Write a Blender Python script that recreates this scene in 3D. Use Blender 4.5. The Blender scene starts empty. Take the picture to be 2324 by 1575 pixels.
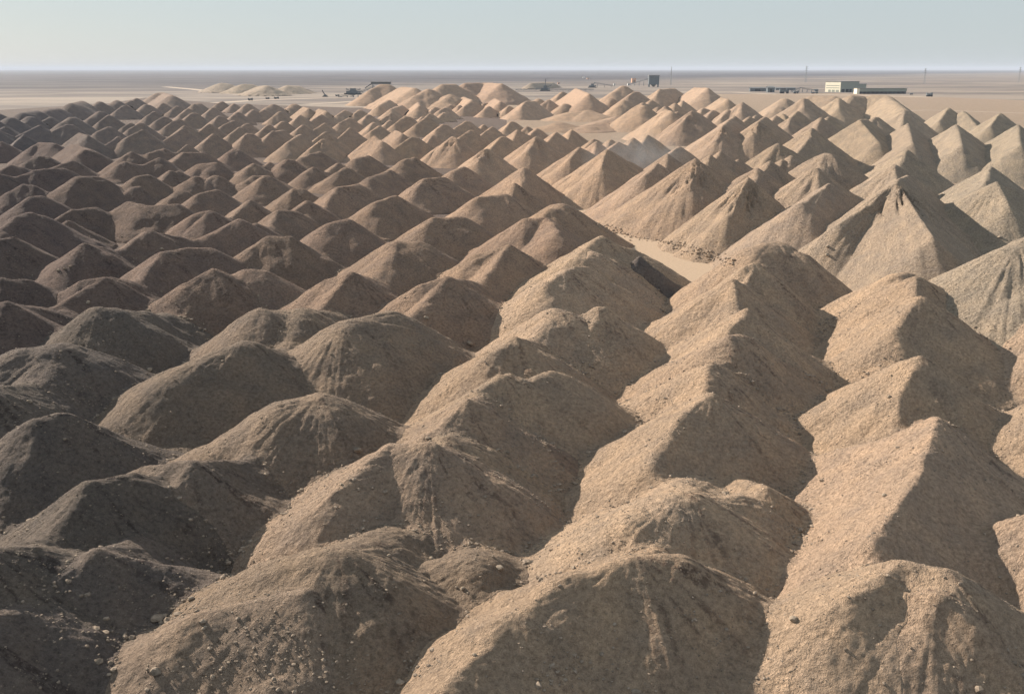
import bpy, bmesh, math, random, re
import numpy as np
from mathutils import Vector, Matrix
random.seed(7)
sc = bpy.context.scene
# ------------------------------------------------------------------ camera, sky, sun, exposure
H = 50.0; PITCH = math.radians(15.59); F = 2260.0
cam = bpy.data.cameras.new('camera'); camo = bpy.data.objects.new('camera', cam)
sc.collection.objects.link(camo); sc.camera = camo
camo.location = (0, 0, H); camo.rotation_euler = (math.pi/2 - PITCH, 0, 0)
cam.sensor_width = 36; cam.lens = 36*F/2324.0; cam.clip_start = 1; cam.clip_end = 300000
SUN_E = math.radians(27); SUN_A = math.radians(38)      # A: from straight left towards the far side
sv = Vector((-math.cos(SUN_A)*math.cos(SUN_E), math.sin(SUN_A)*math.cos(SUN_E), math.sin(SUN_E)))
sl = bpy.data.lights.new('sun', 'SUN'); so = bpy.data.objects.new('sun', sl); sc.collection.objects.link(so)
sl.energy = 5.0; sl.angle = math.radians(0.6); sl.color = (1.0, 0.88, 0.74)
so.rotation_euler = sv.to_track_quat('Z', 'Y').to_euler()
w = bpy.data.worlds.new('World'); sc.world = w; w.use_nodes = True
nt = w.node_tree; bg = nt.nodes['Background']
sky = nt.nodes.new('ShaderNodeTexSky'); sky.sky_type = 'NISHITA'; sky.sun_disc = False
sky.sun_elevation = SUN_E; sky.sun_rotation = math.atan2(sv.x, sv.y)
sky.air_density = 1.0; sky.dust_density = 0.6; sky.ozone_density = 1.5; sky.altitude = 100
veil = nt.nodes.new('ShaderNodeMix'); veil.data_type = 'RGBA'; veil.inputs[0].default_value = 0.82
nt.links.new(sky.outputs[0], veil.inputs[6]); veil.inputs[7].default_value = (5.2, 5.85, 6.2, 1)
nt.links.new(veil.outputs[2], bg.inputs[0]); bg.inputs[1].default_value = 0.057
sc.view_settings.view_transform = 'Standard'; sc.view_settings.look = 'None'
sc.view_settings.exposure = 0.90; sc.view_settings.gamma = 1
HAZE = 4e-5

# ------------------------------------------------------------------ helpers
cp, sp = math.cos(PITCH), math.sin(PITCH)
def at(x, y, z=0.0):
    u = (x-1162)/F; v = (y-787.4)/F
    t = (H-z)/(sp + v*cp)
    return Vector((u*t, (cp - v*sp)*t, z))
CROPS = {'A1': (0, 135.1, 4.0), 'A2': (581, 135.1, 4.0), 'A3': (1162, 135.1, 4.0), 'A4': (1743, 135.1, 4.0),
         'B1': (0, 378.3, 3.886), 'B2': (581, 378.3, 3.886), 'B3': (1162, 378.3, 3.886), 'B4': (1743, 378.3, 3.886),
         'C1': (0, 743.1, 2.9655), 'C2': (770.2, 743.1, 2.9655), 'C3': (1540.3, 743.1, 2.9655),
         'C4': (0, 1101.9, 2.9655), 'C5': (770.2, 1101.9, 2.9655), 'C6': (1540.3, 1101.9, 2.9655), 'V': (0, 0, 1)}
def V(crop, x, y):
    a, b, s = CROPS[crop]; return a + x/s, b + y/s
def lattice(ix, iy, seed):
    ix = ix.astype(np.int64); iy = iy.astype(np.int64)
    n = (ix*374761393 + iy*668265263 + seed*1442695041) & 0xffffffff
    n = ((n ^ (n >> 13))*1274126177) & 0xffffffff
    n = (n ^ (n >> 16)) & 0xffffffff
    return n.astype(np.float64)/4294967295.0
def vnoise(x, y, seed=0):
    ix = np.floor(x); iy = np.floor(y); fx = x-ix; fy = y-iy
    ux = fx*fx*fx*(fx*(fx*6-15)+10); uy = fy*fy*fy*(fy*(fy*6-15)+10)
    a = lattice(ix, iy, seed); b = lattice(ix+1, iy, seed); c = lattice(ix, iy+1, seed); d = lattice(ix+1, iy+1, seed)
    return (a+(b-a)*ux)*(1-uy) + (c+(d-c)*ux)*uy
def fbm(x, y, seed=0, octs=4, gain=0.5):
    r = np.zeros_like(x); amp = 1.0; tot = 0
    for i in range(octs):
        r += amp*(vnoise(x, y, seed+i*17)*2-1); tot += amp; amp *= gain
        x, y = x*1.92*0.8 - y*1.92*0.6 + 13.7, x*1.92*0.6 + y*1.92*0.8 + 5.1
    return r/tot
def tag(o, label=None, cat=None, group=None, kind=None):
    if label: o['label'] = label
    if cat: o['category'] = cat
    if group: o['group'] = group
    if kind: o['kind'] = kind
    return o
def link(name, me, mat=None, loc=(0, 0, 0), parent=None):
    o = bpy.data.objects.new(name, me); sc.collection.objects.link(o); o.location = loc
    if mat is not None and me is not None: me.materials.append(mat)
    if parent is not None: o.parent = parent
    return o
def npmesh(name, verts, faces, smooth=True):
    me = bpy.data.meshes.new(name); k = faces.shape[1]
    me.vertices.add(len(verts)); me.vertices.foreach_set('co', verts.astype(np.float32).ravel())
    me.loops.add(faces.size); me.loops.foreach_set('vertex_index', faces.astype(np.int32).ravel())
    me.polygons.add(len(faces)); me.polygons.foreach_set('loop_start', np.arange(0, faces.size, k, dtype=np.int32))
    me.polygons.foreach_set('use_smooth', np.full(len(faces), smooth))
    me.update(calc_edges=True); return me

# ------------------------------------------------------------------ materials
def newmat(name):
    m = bpy.data.materials.new(name); m.use_nodes = True
    b = m.node_tree.nodes['Principled BSDF']; b.inputs['Roughness'].default_value = 0.95
    b.inputs['Specular IOR Level'].default_value = 0.15
    return m, m.node_tree, b
def nnode(t, kind, **kw):
    n = t.nodes.new(kind)
    for k, v in kw.items():
        if k in n.inputs: n.inputs[k].default_value = v
        else: setattr(n, k, v)
    return n
def noise(t, pos, scale, detail=4, rough=0.55):
    n = nnode(t, 'ShaderNodeTexNoise'); n.inputs['Scale'].default_value = scale
    n.inputs['Detail'].default_value = detail; n.inputs['Roughness'].default_value = rough
    t.links.new(pos, n.inputs['Vector']); return n.outputs['Fac']
def ramp(t, fac, stops):
    r = nnode(t, 'ShaderNodeValToRGB'); e = r.color_ramp.elements
    while len(e) < len(stops): e.new(0.5)
    for i, (p, c) in enumerate(stops):
        e[i].position = p; e[i].color = (c[0], c[1], c[2], 1) if hasattr(c, '__len__') else (c, c, c, 1)
    t.links.new(fac, r.inputs[0]); return r.outputs[0]
def mix(t, fac, a, b, mode='MIX'):
    n = nnode(t, 'ShaderNodeMix', data_type='RGBA', blend_type=mode)
    for s, v in ((n.inputs[0], fac), (n.inputs[6], a), (n.inputs[7], b)):
        if hasattr(v, 'is_output') or isinstance(v, bpy.types.NodeSocket): t.links.new(v, s)
        else: s.default_value = v if not hasattr(v, '__len__') else (*v, 1)
    return n.outputs[2]
def mathn(t, op, a, b=0.0):
    n = nnode(t, 'ShaderNodeMath', operation=op)
    for s, v in ((n.inputs[0], a), (n.inputs[1], b)):
        if isinstance(v, bpy.types.NodeSocket): t.links.new(v, s)
        else: s.default_value = v
    return n.outputs[0]
def spoil_material():
    m, t, b = newmat('mine_spoil')
    pos = nnode(t, 'ShaderNodeNewGeometry').outputs['Position']
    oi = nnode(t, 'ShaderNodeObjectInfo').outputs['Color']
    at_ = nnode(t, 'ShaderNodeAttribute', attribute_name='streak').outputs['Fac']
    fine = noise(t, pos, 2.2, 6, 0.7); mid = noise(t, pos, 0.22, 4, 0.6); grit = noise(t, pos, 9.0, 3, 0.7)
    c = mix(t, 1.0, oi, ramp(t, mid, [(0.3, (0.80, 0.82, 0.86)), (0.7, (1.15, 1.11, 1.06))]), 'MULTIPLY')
    c = mix(t, 1.0, c, ramp(t, fine, [(0.32, 0.62), (0.5, 1.0), (0.68, 1.28)]), 'MULTIPLY')
    c = mix(t, 1.0, c, ramp(t, grit, [(0.3, 0.78), (0.7, 1.2)]), 'MULTIPLY')
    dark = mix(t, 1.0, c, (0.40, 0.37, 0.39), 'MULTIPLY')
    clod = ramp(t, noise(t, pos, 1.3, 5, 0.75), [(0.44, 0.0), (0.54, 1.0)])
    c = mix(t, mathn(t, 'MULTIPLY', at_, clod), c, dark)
    vor = nnode(t, 'ShaderNodeTexVoronoi'); vor.inputs['Scale'].default_value = 1.1; t.links.new(pos, vor.inputs['Vector'])
    speck = ramp(t, vor.outputs['Distance'], [(0.10, 1.0), (0.16, 0.0)])
    sel = ramp(t, noise(t, pos, 0.6, 3, 0.6), [(0.50, 0.0), (0.60, 1.0)])
    c = mix(t, mathn(t, 'MULTIPLY', mathn(t, 'MULTIPLY', speck, sel), 0.35), c, (0.42, 0.34, 0.26))
    t.links.new(c, b.inputs['Base Color'])
    rub = noise(t, pos, 0.75, 5, 0.7)
    h = mathn(t, 'ADD', mathn(t, 'ADD', mathn(t, 'MULTIPLY', fine, 0.55), mathn(t, 'MULTIPLY', rub, 0.9)), mathn(t, 'MULTIPLY', grit, 0.16))
    h = mathn(t, 'ADD', h, mathn(t, 'MULTIPLY', speck, 0.06))
    bp = nnode(t, 'ShaderNodeBump'); bp.inputs['Strength'].default_value = 1.0; bp.inputs['Distance'].default_value = 1.2
    t.links.new(h, bp.inputs['Height']); t.links.new(bp.outputs[0], b.inputs['Normal'])
    return m
SPOIL = spoil_material()
def plain_material():
    m, t, b = newmat('desert_plain')
    pos = nnode(t, 'ShaderNodeNewGeometry').outputs['Position']
    sep = nnode(t, 'ShaderNodeSeparateXYZ'); t.links.new(pos, sep.inputs[0])
    mp = nnode(t, 'ShaderNodeMapping'); mp.inputs['Scale'].default_value = (0.45, 1.0, 1.0); t.links.new(pos, mp.inputs[0])
    big = noise(t, mp.outputs[0], 0.0007, 7, 0.62); med = noise(t, mp.outputs[0], 0.004, 8, 0.7); fine = noise(t, pos, 0.35, 6, 0.7)
    far = mathn(t, 'MULTIPLY', mathn(t, 'SUBTRACT', mathn(t, 'SUBTRACT', sep.outputs[1], 3000.0), mathn(t, 'MULTIPLY', sep.outputs[0], 1.5)), 1/1800.0)
    far = mathn(t, 'ADD', far, mathn(t, 'MULTIPLY', mathn(t, 'SUBTRACT', big, 0.5), 2.5))
    far = mathn(t, 'MINIMUM', mathn(t, 'MAXIMUM', far, 0.0), 1.0)
    base = mix(t, ramp(t, med, [(0.42, 0.0), (0.56, 1.0)]), (0.28, 0.232, 0.192), (0.155, 0.13, 0.118))
    base2 = mix(t, ramp(t, med, [(0.43, 0.0), (0.58, 1.0)]), (0.10, 0.088, 0.09), (0.04, 0.037, 0.046))
    c = mix(t, far, base, base2)
    c = mix(t, 1.0, c, ramp(t, fine, [(0.3, 0.88), (0.7, 1.1)]), 'MULTIPLY')
    t.links.new(c, b.inputs['Base Color'])
    bp = nnode(t, 'ShaderNodeBump'); bp.inputs['Distance'].default_value = 0.4; bp.inputs['Strength'].default_value = 0.8
    t.links.new(fine, bp.inputs['Height']); t.links.new(bp.outputs[0], b.inputs['Normal'])
    return m
def flat_mat(name, col, scale=0.6, var=0.15, rough=0.9, bump=0.0, metal=0.0):
    m, t, b = newmat(name)
    pos = nnode(t, 'ShaderNodeNewGeometry').outputs['Position']
    n = noise(t, pos, scale, 5, 0.6)
    c = mix(t, 1.0, col, ramp(t, n, [(0.3, 1-var), (0.7, 1+var)]), 'MULTIPLY')
    t.links.new(c, b.inputs['Base Color']); b.inputs['Roughness'].default_value = rough; b.inputs['Metallic'].default_value = metal
    if bump:
        bp = nnode(t, 'ShaderNodeBump'); bp.inputs['Distance'].default_value = bump; t.links.new(n, bp.inputs['Height'])
        t.links.new(bp.outputs[0], b.inputs['Normal'])
    return m
PLAIN = plain_material()
FLOOR = flat_mat('graded_pit_floor', (0.40, 0.30, 0.215), 1.2, 0.10, 0.95, 0.15)
TRACK = flat_mat('packed_track', (0.42, 0.34, 0.27), 0.3, 0.12)
PALE_SPOIL = flat_mat('pale_screened_sand', (0.60, 0.50, 0.40), 0.12, 0.14, 0.95, 0.6)
ROCKM = flat_mat('loose_rock', (0.25, 0.20, 0.155), 1.7, 0.45, 0.95, 0.05)
ROCKP = flat_mat('pale_rock', (0.30, 0.245, 0.19), 2.5, 0.25, 0.95, 0.05)
CREAM = flat_mat('cream_cladding', (0.80, 0.75, 0.60), 0.2, 0.05, 0.7)
GREY = flat_mat('grey_green_cladding', (0.30, 0.32, 0.27), 0.2, 0.06, 0.7)
ROOFM = flat_mat('sheet_roof', (0.22, 0.22, 0.22), 0.2, 0.1, 0.6)
DARK = flat_mat('dark_opening', (0.03, 0.03, 0.035), 0.5, 0.1, 0.8)
STEEL = flat_mat('dark_painted_steel', (0.12, 0.14, 0.155), 0.4, 0.2, 0.6)
MAST = flat_mat('galvanised_steel', (0.30, 0.31, 0.32), 0.4, 0.1, 0.6)
WHITE = flat_mat('white_paint', (0.78, 0.76, 0.72), 0.4, 0.05, 0.6)
ORANGE = flat_mat('orange_render', (0.65, 0.38, 0.24), 0.4, 0.08, 0.8)

# ------------------------------------------------------------------ ground
def sheet(name, pts, z, mat, kind='structure'):
    bm = bmesh.new(); bm.faces.new([bm.verts.new((p[0], p[1], z)) for p in pts]); me = bpy.data.meshes.new(name); bm.to_mesh(me); bm.free()
    return tag(link(name, me, mat), kind=kind)
R = 70000
sheet('ground', [(-R, -R), (R, -R), (R, R), (-R, R)], 0.0, PLAIN)
def road(name, pts, wid, z=0.02, mat=None):
    P = [at(*p) for p in pts]; L = []; Rr = []
    for i, p in enumerate(P):
        d = (P[min(i+1, len(P)-1)] - P[max(i-1, 0)]); d.z = 0; d.normalize(); n = Vector((-d.y, d.x, 0))
        L.append(p+n*wid/2); Rr.append(p-n*wid/2)
    bm = bmesh.new(); a = [bm.verts.new((q.x, q.y, z)) for q in L]; b = [bm.verts.new((q.x, q.y, z)) for q in Rr]
    for i in range(len(P)-1): bm.faces.new((a[i], b[i], b[i+1], a[i+1]))
    me = bpy.data.meshes.new(name); bm.to_mesh(me); bm.free()
    return tag(link(name, me, mat or TRACK), kind='structure')

# ------------------------------------------------------------------ spoil heaps
#   class: slope, rounding, height, colour
CLS = {'P': (0.42, 3.0, 20.0), 'W': (0.67, 0.8, 10.3), 'F': (0.74, 0.3, 12.5), 'B': (0.71, 0.35, 22.0), 'N': (0.74, 0.7, 13.0), 'L': (0.28, 3.0, 6.0)}
# lines: crop x y class [height]; further crest points as  > x y dz ;  optional label after |
HEAPS = '''
# ---- foreground
V 1440 1258 N 13.5 > 1290 1315 -0.8 > 1150 1405 -1.8 > 1010 1560 -3.5 = 1545 1262 -0.6 > 1700 1340 -6.5 | broad rounded heap at the bottom centre, pale left flank and dark stony right side
V 1190 1413 N 11 > 1124 1419 -0.3 > 1045 1480 -2.5 > 985 1570 -4.5 | low dark lobe at the bottom edge in front of the broad rounded heap
V 1554 1114 N 12.5 r2 > 1440 1175 -0.8 > 1350 1240 -2.5 = 1660 1128 -2.5 | worn heap with a churned flat knob behind the broad bottom centre heap
V 1739 1109 N 9 > 1690 1125 -1 | small low hump beside the line of pale rocks at lower right
V 2147 1291 N 14 x r.5 > 2050 1278 -0.3 > 1940 1345 -1.2 = 2140 1345 -1.5 | sunlit sharp topped heap at lower right with a level shoulder
V 2127 1345 N 13.5 r.5 > 2095 1420 -2 > 2020 1560 -5 | heap in the bottom right corner, pale left flank and shadowed stony face
V 2300 1500 N 9
V 2128 949 N 14 s0.74 r.4 > 2090 1070 -0.8 > 1980 1225 -2 | heap with a sharp notched shoulder halfway down the right-hand ridge
V 2090 812 N 14.5 r.5 > 2040 900 -3.5 > 2040 945 -5 | third peak from the top of the near right-hand ridge
V 2088 672 N 15.5 r.5 > 2030 745 -3.5 | second peak of the near right-hand ridge, shadow filling its right side
V 2080 627 N 16 r.5 > 2110 645 -1.5 | topmost peak of the near right-hand ridge
V 2036 621 N 15 x r1.5 | small pale shoulder left of the topmost peak of the right-hand ridge
V 1614 891 N 13 r.6 > 1545 940 -1 > 1480 1040 -3 | pointed heap with a dark rubble scar on its face, right of the rocky gully
V 1614 824 N 12 > 1690 850 -3 | small knobbly heap just above the pointed heap with the rubble scar
V 1655 762 N 13.5 > 1690 765 -1 = 1620 820 -3 | rounded shoulder below the sharp white tipped peak
V 1695 704 N 14.5 r.5 > 1650 755 -2 | sharp white tipped peak in the ridge right of the long gully
V 1662 636 N 15 | small dark topped knob in the ridge above the white tipped peak
V 1715 597 N 16 s0.88 > 1690 605 -0.5 | pale ridge peak just below the dark crowned heap near the graded floor
V 1765 549 N 17 r3 s0.9 > 1715 562 -0.5 = 1800 570 -1.5 | dark crowned heap at the right end of the graded pit floor
V 973 1003 N 14 > 888 1006 -0.4 > 760 1110 -2.6 | largest cone of the foreground, smooth sandy left flank and dark streaked right edge
V 1018 985 N 12 | narrow spur behind the right shoulder of the largest foreground cone
V 1060 908 N 13 > 985 985 -1.5 = 1190 1000 -6 | heap with long pale left slope directly behind the largest foreground cone
V 1138 854 N 13 > 1080 890 -1 = 1200 862 -0.8 > 1256 839 -0.2 | heap with a pale snaking crest line in the middle of the picture
V 1244 1017 N 6 k x s0.8 > 1215 1014 -1.2 | small reddish dark mound at the foot of the rocky gully
V 1168 762 N 13 > 1120 800 -1.5 | broad heap above the snaking crest, long sunlit left flank
V 1265 700 N 13 r2 | rounded dark brown heap in the centre ridge
V 1357 702 N 12.5 | small knobs on the right end of the centre ridge above the gully
V 1283 609 N 14 > 1240 640 -0.8 = 1330 605 -0.5 | wide heap with ragged crest left of the charred looking bank
V 1365 538 N 15 s0.66 > 1300 585 -1.5 = 1440 565 -3 | high ridge end with a black bank beside the graded pit floor
V 1345 568 N 14 | knob just below the high ridge end by the pit floor
V 785 727 N 13.5 r2.5 > 875 708 -0.3 | tall cone left of centre with dark patches round its flat top
V 725 901 N 13 r2.5 > 640 925 -0.8 > 480 1010 -4 | heap with a flat sunlit lip below the tall left-centre cone
V 432 1052 N 11.5 > 330 1060 -1 = 695 1099 -7.5 | low heap with a thin pale ridge running right towards the largest cone
V 202 1091 N 13 > 300 1074 -0.6 | rounded dark heap at lower left with stony right face
V 75 957 N 13 > 155 945 -0.3 | dark scarred heap at the left edge, below the middle
V -60 1250 N 14 > 60 1240 -1.5 | dark stony slope filling the bottom left corner
V 214 1252 N 11 > 370 1283 -2 | low dark spur with a thin pale crest in the lower left corner
V -130 1400 N 13 > 20 1390 -2 
V 759 1255 N 13 r2.5 > 661 1270 -0.6 = 880 1283 -3.5 > 965 1285 -4.5 > 1060 1257 -3.5 | long dark heap with a sagging crest, in front of the largest cone
V 690 1348 N 11.5 > 600 1362 -0.5 > 452 1395 -1.5 | stony heap at the bottom left of centre with boulders on its slope
V 620 1560 N 7
V 556 777 N 12 r2.5 > 405 833 -1.5 | wide dark heap with a long sunlit edge rising to the right
V 135 785 N 12 r3 > 40 797 -0.5 | dark rounded heap at the left edge with a pale curved lip
V 595 703 N 11.5 r2 | smooth low cone between the wide dark heap and a smaller double one
V 680 700 N 11 r2 > 650 706 -0.5 | small dark capped heap right of the smooth low cone
V -40 870 N 12
V 225 694 N 12.5 r1.5 > 250 700 -0.5 | cone with two dug hollows on its sandy face at left
V -20 690 N 12 r3
# ---- brown weathered field, front to back
B1 1880 890 W 11.5 > 1650 1015 -2.2 | broad dark brown heap with a lumpy crest, left of centre
B1 920 970 W 10.5 > 730 1000 -0.5 | heap with a black gash below its flat crest
B1 2160 890 W 10.5
B1 450 1130 W 6
B1 740 670 W 11.5 | wide cone with a scatter of boulders on its left slope
B1 1430 750 W 11 > 1650 710 0 > 1850 715 -0.4 | long flat topped brown heap with a ragged crest
B1 1310 552 W 11 | smooth pale sided cone in the brown field
B1 2100 455 W 10.5
B1 150 430 W 12 > 270 400 0 > 370 430 -1 | tall dark blue brown heap at the left edge
B1 -40 640 W 12 > 100 620 0
B1 10 990 W 11
B1 60 1195 W 11
B1 640 375 W 9 > 840 360 -0.3
B1 1130 305 W 10 > 1280 345 -0.8 > 1560 330 -0.4
B1 1850 385 W 9.5 > 1720 420 -1
B1 1900 200 W 10 > 1750 240 -0.6
B1 1560 212 W 9 s0.7
B1 1180 182 W 7
B1 1300 75 W 10.5 > 1200 90 -0.3
B1 690 90 W 11.5 s0.68 r2 > 850 85 -0.3 | steep cone with a straight sunlit left flank in the left brown field
B1 300 25 W 10.5 > 560 15 -0.2
B1 210 155 W 9.5
B1 270 262 W 8.5 > 380 260 -0.5
B1 1710 85 W 9.5
B1 1890 78 W 9.5
B1 2240 80 W 9
B1 1500 35 W 9.5
B1 -30 60 W 10
B1 20 480 W 9
B2 840 930 W 11.5 > 640 1000 -1.8 | dark topped heap with a small lit notch left of the tall left-centre cone
B2 1690 958 W 12 > 1480 1030 -1.2 | heap with fluted left shoulder just above the tall left-centre cone
B2 120 612 W 11.5 > 290 622 -0.3 | large smooth cone in the middle of the brown field
B2 1250 660 W 11.5 r3 > 1400 665 -0.3 | smooth rounded cone with a sharp pale left edge
B2 800 460 W 11 > 640 500 -0.9
B2 1560 445 W 11 > 1820 440 -0.2
B2 1230 250 W 11 > 1050 310 -1
B2 2230 690 W 12 > 1950 780 -2 | ragged crested heap beside the long pale chute in the centre
B2 450 300 W 9.5
B2 190 385 W 8.5 > 330 385 -0.6
B2 720 180 W 10.5 > 900 150 0
B2 80 75 W 10
B2 340 192 W 9
B2 1180 32 W 9.5 > 1000 90 -0.8
B2 1480 105 W 11 > 1650 92 -0.2
B2 780 8 W 9.5
B2 2190 240 W 12 > 1950 275 -0.8
B2 500 5 W 9
B2 -60 300 W 9
B2 -10 490 W 8
B3 20 150 W 11.5
B3 420 320 W 12.5 r2.5 > 330 370 -1 | rounded cone pointing above the left end of the graded pit floor
B3 120 455 W 12.5 > 300 450 0 > 400 560 -1.5 | dark double humped heap below the cone at the pit floor end
A2 1430 885 W 11.5 > 1330 915 -0.6
A2 1890 970 W 12.5 > 1790 1000 -0.8 | rounded dark heap standing at the edge of the sharp sandy cones
A2 1010 870 W 11 > 900 900 -0.6
A2 570 835 W 10.5 > 420 880 -1
A2 270 910 W 10.5
A2 120 928 W 9.5
A2 740 938 W 9
A2 60 1050 W 9
A1 1960 932 W 10 > 1800 950 -0.8
A1 2120 812 W 10
A1 1660 840 W 10 > 1850 850 -1
A1 1480 812 W 10 > 1350 850 -0.9
A1 1190 835 W 10.5
A1 1130 920 W 9
A1 1440 888 W 9.5
A1 760 815 W 10.5 
A1 650 910 W 10
A1 350 872 W 10.5
A1 360 755 W 11 > 500 760 0
A1 650 770 W 11 > 820 810 -0.5
A1 10 742 W 11
A1 90 955 W 10
A1 560 992 W 9
A1 1620 1012 W 9
A1 2300 935 W 10
A1 1840 832 W 9 r1
# ---- sharp small cones of the far left and middle
A1 210 680 F 13
A1 720 665 F 13.5 > 800 690 -1
A1 1060 700 F 11
A1 1290 633 F 15 g | tall gullied cone standing out in the dark left field of small heaps
A1 1270 572 F 12.5
A1 1660 625 F 14
A1 1670 598 F 12
A1 1700 770 F 11
A1 1930 675 F 13
A1 2240 668 F 13
A1 2170 612 F 12.5
A1 360 590 F 13.5
A1 600 585 F 13.5
A1 970 610 F 12.5
A1 1170 578 F 10
A1 1610 540 F 12.5
A1 1480 518 F 11
A1 1900 580 F 12.5
A1 2230 580 F 12
A1 2110 550 F 11.5
A1 1980 512 F 12
A1 90 520 F 14 r3
A1 270 515 F 13 r3
A1 640 522 F 13.5 r2
A1 450 520 F 12 r2
A1 980 500 F 13
A1 900 470 F 13 r2
A1 1120 415 F 14
A1 1390 472 F 12
A1 1740 483 F 13
A1 1700 442 F 12
A1 2150 473 F 12
A1 2290 452 F 12
A1 1930 433 F 14
A1 1810 392 F 14 > 1760 400 0
A1 1600 420 F 12
A1 1470 393 F 13.5
A1 1320 408 F 13.5 r2
A1 1430 305 F 18 r3 s0.6 > 1480 300 0 > 1560 325 -0.8 | rounded pinkish tan heap standing above the far left dark field
A1 1230 350 F 14 r1
A1 -20 490 F 16 r3
A1 330 465 F 16 r4 > 200 480 -0.5
A1 520 442 F 16 r4 > 420 455 -0.5
A1 740 378 F 17 r4 > 640 400 -1
A1 900 380 F 16 r4
A1 1060 370 F 15.5 r4
A1 1180 370 F 15 r3
A1 2010 378 F 12
A1 2120 395 F 11
A1 2240 398 F 12
A2 110 590 F 12.5
A2 150 645 F 14 > 250 640 -1
A2 230 560 F 12
A2 400 675 F 13 > 300 740 -2
A2 420 592 F 12.5
A2 630 652 F 13
A2 620 575 F 13
A2 600 722 F 12 g
A2 850 618 F 14 | sharp cone with a pale left flank in the mid-left rows
A2 840 528 F 13
A2 1070 690 F 14 g > 1150 745 -2.5 | cone with collapsed dark right shoulder beyond the brown heaps
A2 1110 600 F 12
A2 1060 568 F 11
A2 1210 550 F 9
A2 1270 642 F 13.5 > 1330 670 -1
A2 1410 700 F 13.5 | sharp pale cone with fluted lower face, upper middle
A2 1350 513 F 14
A2 1220 482 F 13
A2 1540 523 F 14
A2 1600 682 F 11
A2 1690 588 F 12.5
A2 1780 700 F 15 g > 1830 720 -1 | pale cone with a blunt dark chimney-like tip
A2 1660 785 F 10
A2 1900 558 F 14
A2 1940 640 F 14
A2 2060 592 F 11
A2 2140 612 F 13
A2 2220 700 F 17 | sharp dark tipped cone right of the blunt tipped one
A2 2100 808 F 15 g > 2060 820 -0.5 | cone with dark slumped gullies beside the rounded dark heap
A2 2315 560 F 15
A2 400 500 F 14
A2 430 430 F 14 > 480 440 0
A2 590 495 F 13.5
A2 570 447 F 13 > 640 470 -1
A2 340 402 F 13 r3
A2 150 403 F 13.5 r2
A2 70 450 F 12
A2 210 470 F 12
A2 800 458 F 13
A2 930 457 F 13
A2 1010 500 F 12
A2 1320 412 F 12 > 1230 440 -1
A2 1210 362 F 14 > 1120 410 -2
A2 1470 388 F 14 > 1480 420 -1
A2 1620 428 F 12
A2 1580 490 F 9
A2 1510 515 F 10
A2 1710 375 F 11
A2 1760 408 F 9
A2 1710 433 F 12
A2 1840 415 F 11
A2 1940 385 F 15
A2 1885 340 F 16 r2 > 1960 370 -1
A2 2070 390 F 12
A2 2170 350 F 17 > 2220 380 -1
A2 2110 420 F 12
A2 2290 420 F 12
A2 1700 480 F 9
# ---- plateau dumps on the skyline
A2 1130 225 B 29 s0.62 r2 > 1200 225 0 | high dump with a conveyor head on its top on the skyline
A2 1330 250 B 27 s0.55 r4 > 1440 262 -0.5 | low flat shoulder joined to the dump with the conveyor head
A2 1560 268 B 26 s0.55 r2
A2 1690 225 B 29 s0.6 r2 > 1800 222 0 | left end of the long flat topped dump on the skyline
A2 1900 215 B 29.5 s0.6 r2 g > 2080 212 0 > 2230 218 0 | long flat topped dump with gullied face on the skyline
A2 1760 315 B 20 s0.5 r3
# ---- big fresh dumps at the back right
A3 450 292 B 20
A3 330 362 B 15
A3 240 355 B 14 r3
A3 120 378 B 18 > 200 375 -1
A3 580 260 B 26 > 700 310 -3 | large cone with a dark right face beneath the skyline conveyor
A3 1005 238 B 27 s0.7 r3 | ragged topped dump left of the dark hopper tower
A3 1110 288 B 24
A3 1340 268 B 25 > 1480 262 0 | sharp ridged dump right below the dark hopper tower
A3 1660 252 B 27 > 1780 260 0 | broad dump with sunlit left edge right of the hopper tower
A3 1015 368 B 17 r2
A3 900 352 B 15 r2
A3 790 385 B 12 r3 > 700 395 -1
A3 480 400 B 12 r3
A3 1185 388 B 14
A3 1262 368 B 16 r2
A3 1480 393 B 18
A3 1550 370 B 19
A3 1390 425 B 15
A3 1320 430 B 14
A3 1900 343 B 24 > 1960 360 -1
A3 2090 385 B 23
A3 2035 435 B 18
A3 1960 452 B 17
A3 2160 515 B 15
A3 2210 508 B 15
A3 2020 508 B 17
A3 1730 438 B 17
A3 1820 458 B 16
A3 1500 470 B 15
A3 1155 412 B 21 r2 > 1200 420 -0.5 | round shouldered dump with a smooth lit left slope, upper right of centre
A3 1400 448 B 22 g > 1450 470 -1 | steep fresh dump below the dark hopper tower with sunlit left flank
A3 1630 465 B 22 g | steep dump with black gullies under its tip
A3 1920 600 B 21 g > 1990 530 0 | dump with three dark slump scars
A3 2240 560 B 23 g > 2300 520 0 | dump whose whole face is broken by dark slides
A3 700 460 B 10 s0.3 > 500 480 -2 | slumped smooth mound in the landslip ground
A3 950 520 L 9 > 700 600 -4
A3 430 570 L 7
# ---- rows of fresh cones in front of them
A3 45 638 B 15
A3 225 618 B 15
A3 540 636 B 15
A3 400 655 B 16
A3 215 700 B 18 g | cone with a dark jagged face at the top of the centre rows
A3 135 605 B 12
A3 740 720 B 13
A3 770 745 B 15
A3 895 722 B 14
A3 610 792 B 17 | sandy cone with a thin gully, left of the dust puff rows
A3 965 745 B 17
A3 1095 710 B 18
A3 1230 682 B 18
A3 860 815 B 19.5 | tall cone with dark right face immediately left of the dust puff
A3 100 980 B 14 r1
A3 1520 783 B 18
A3 1410 858 B 17
A3 1320 938 B 18 | low pale cone immediately right of the dust puff
A3 1800 868 B 19
A3 1890 832 B 19
A3 2050 905 B 16
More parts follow.
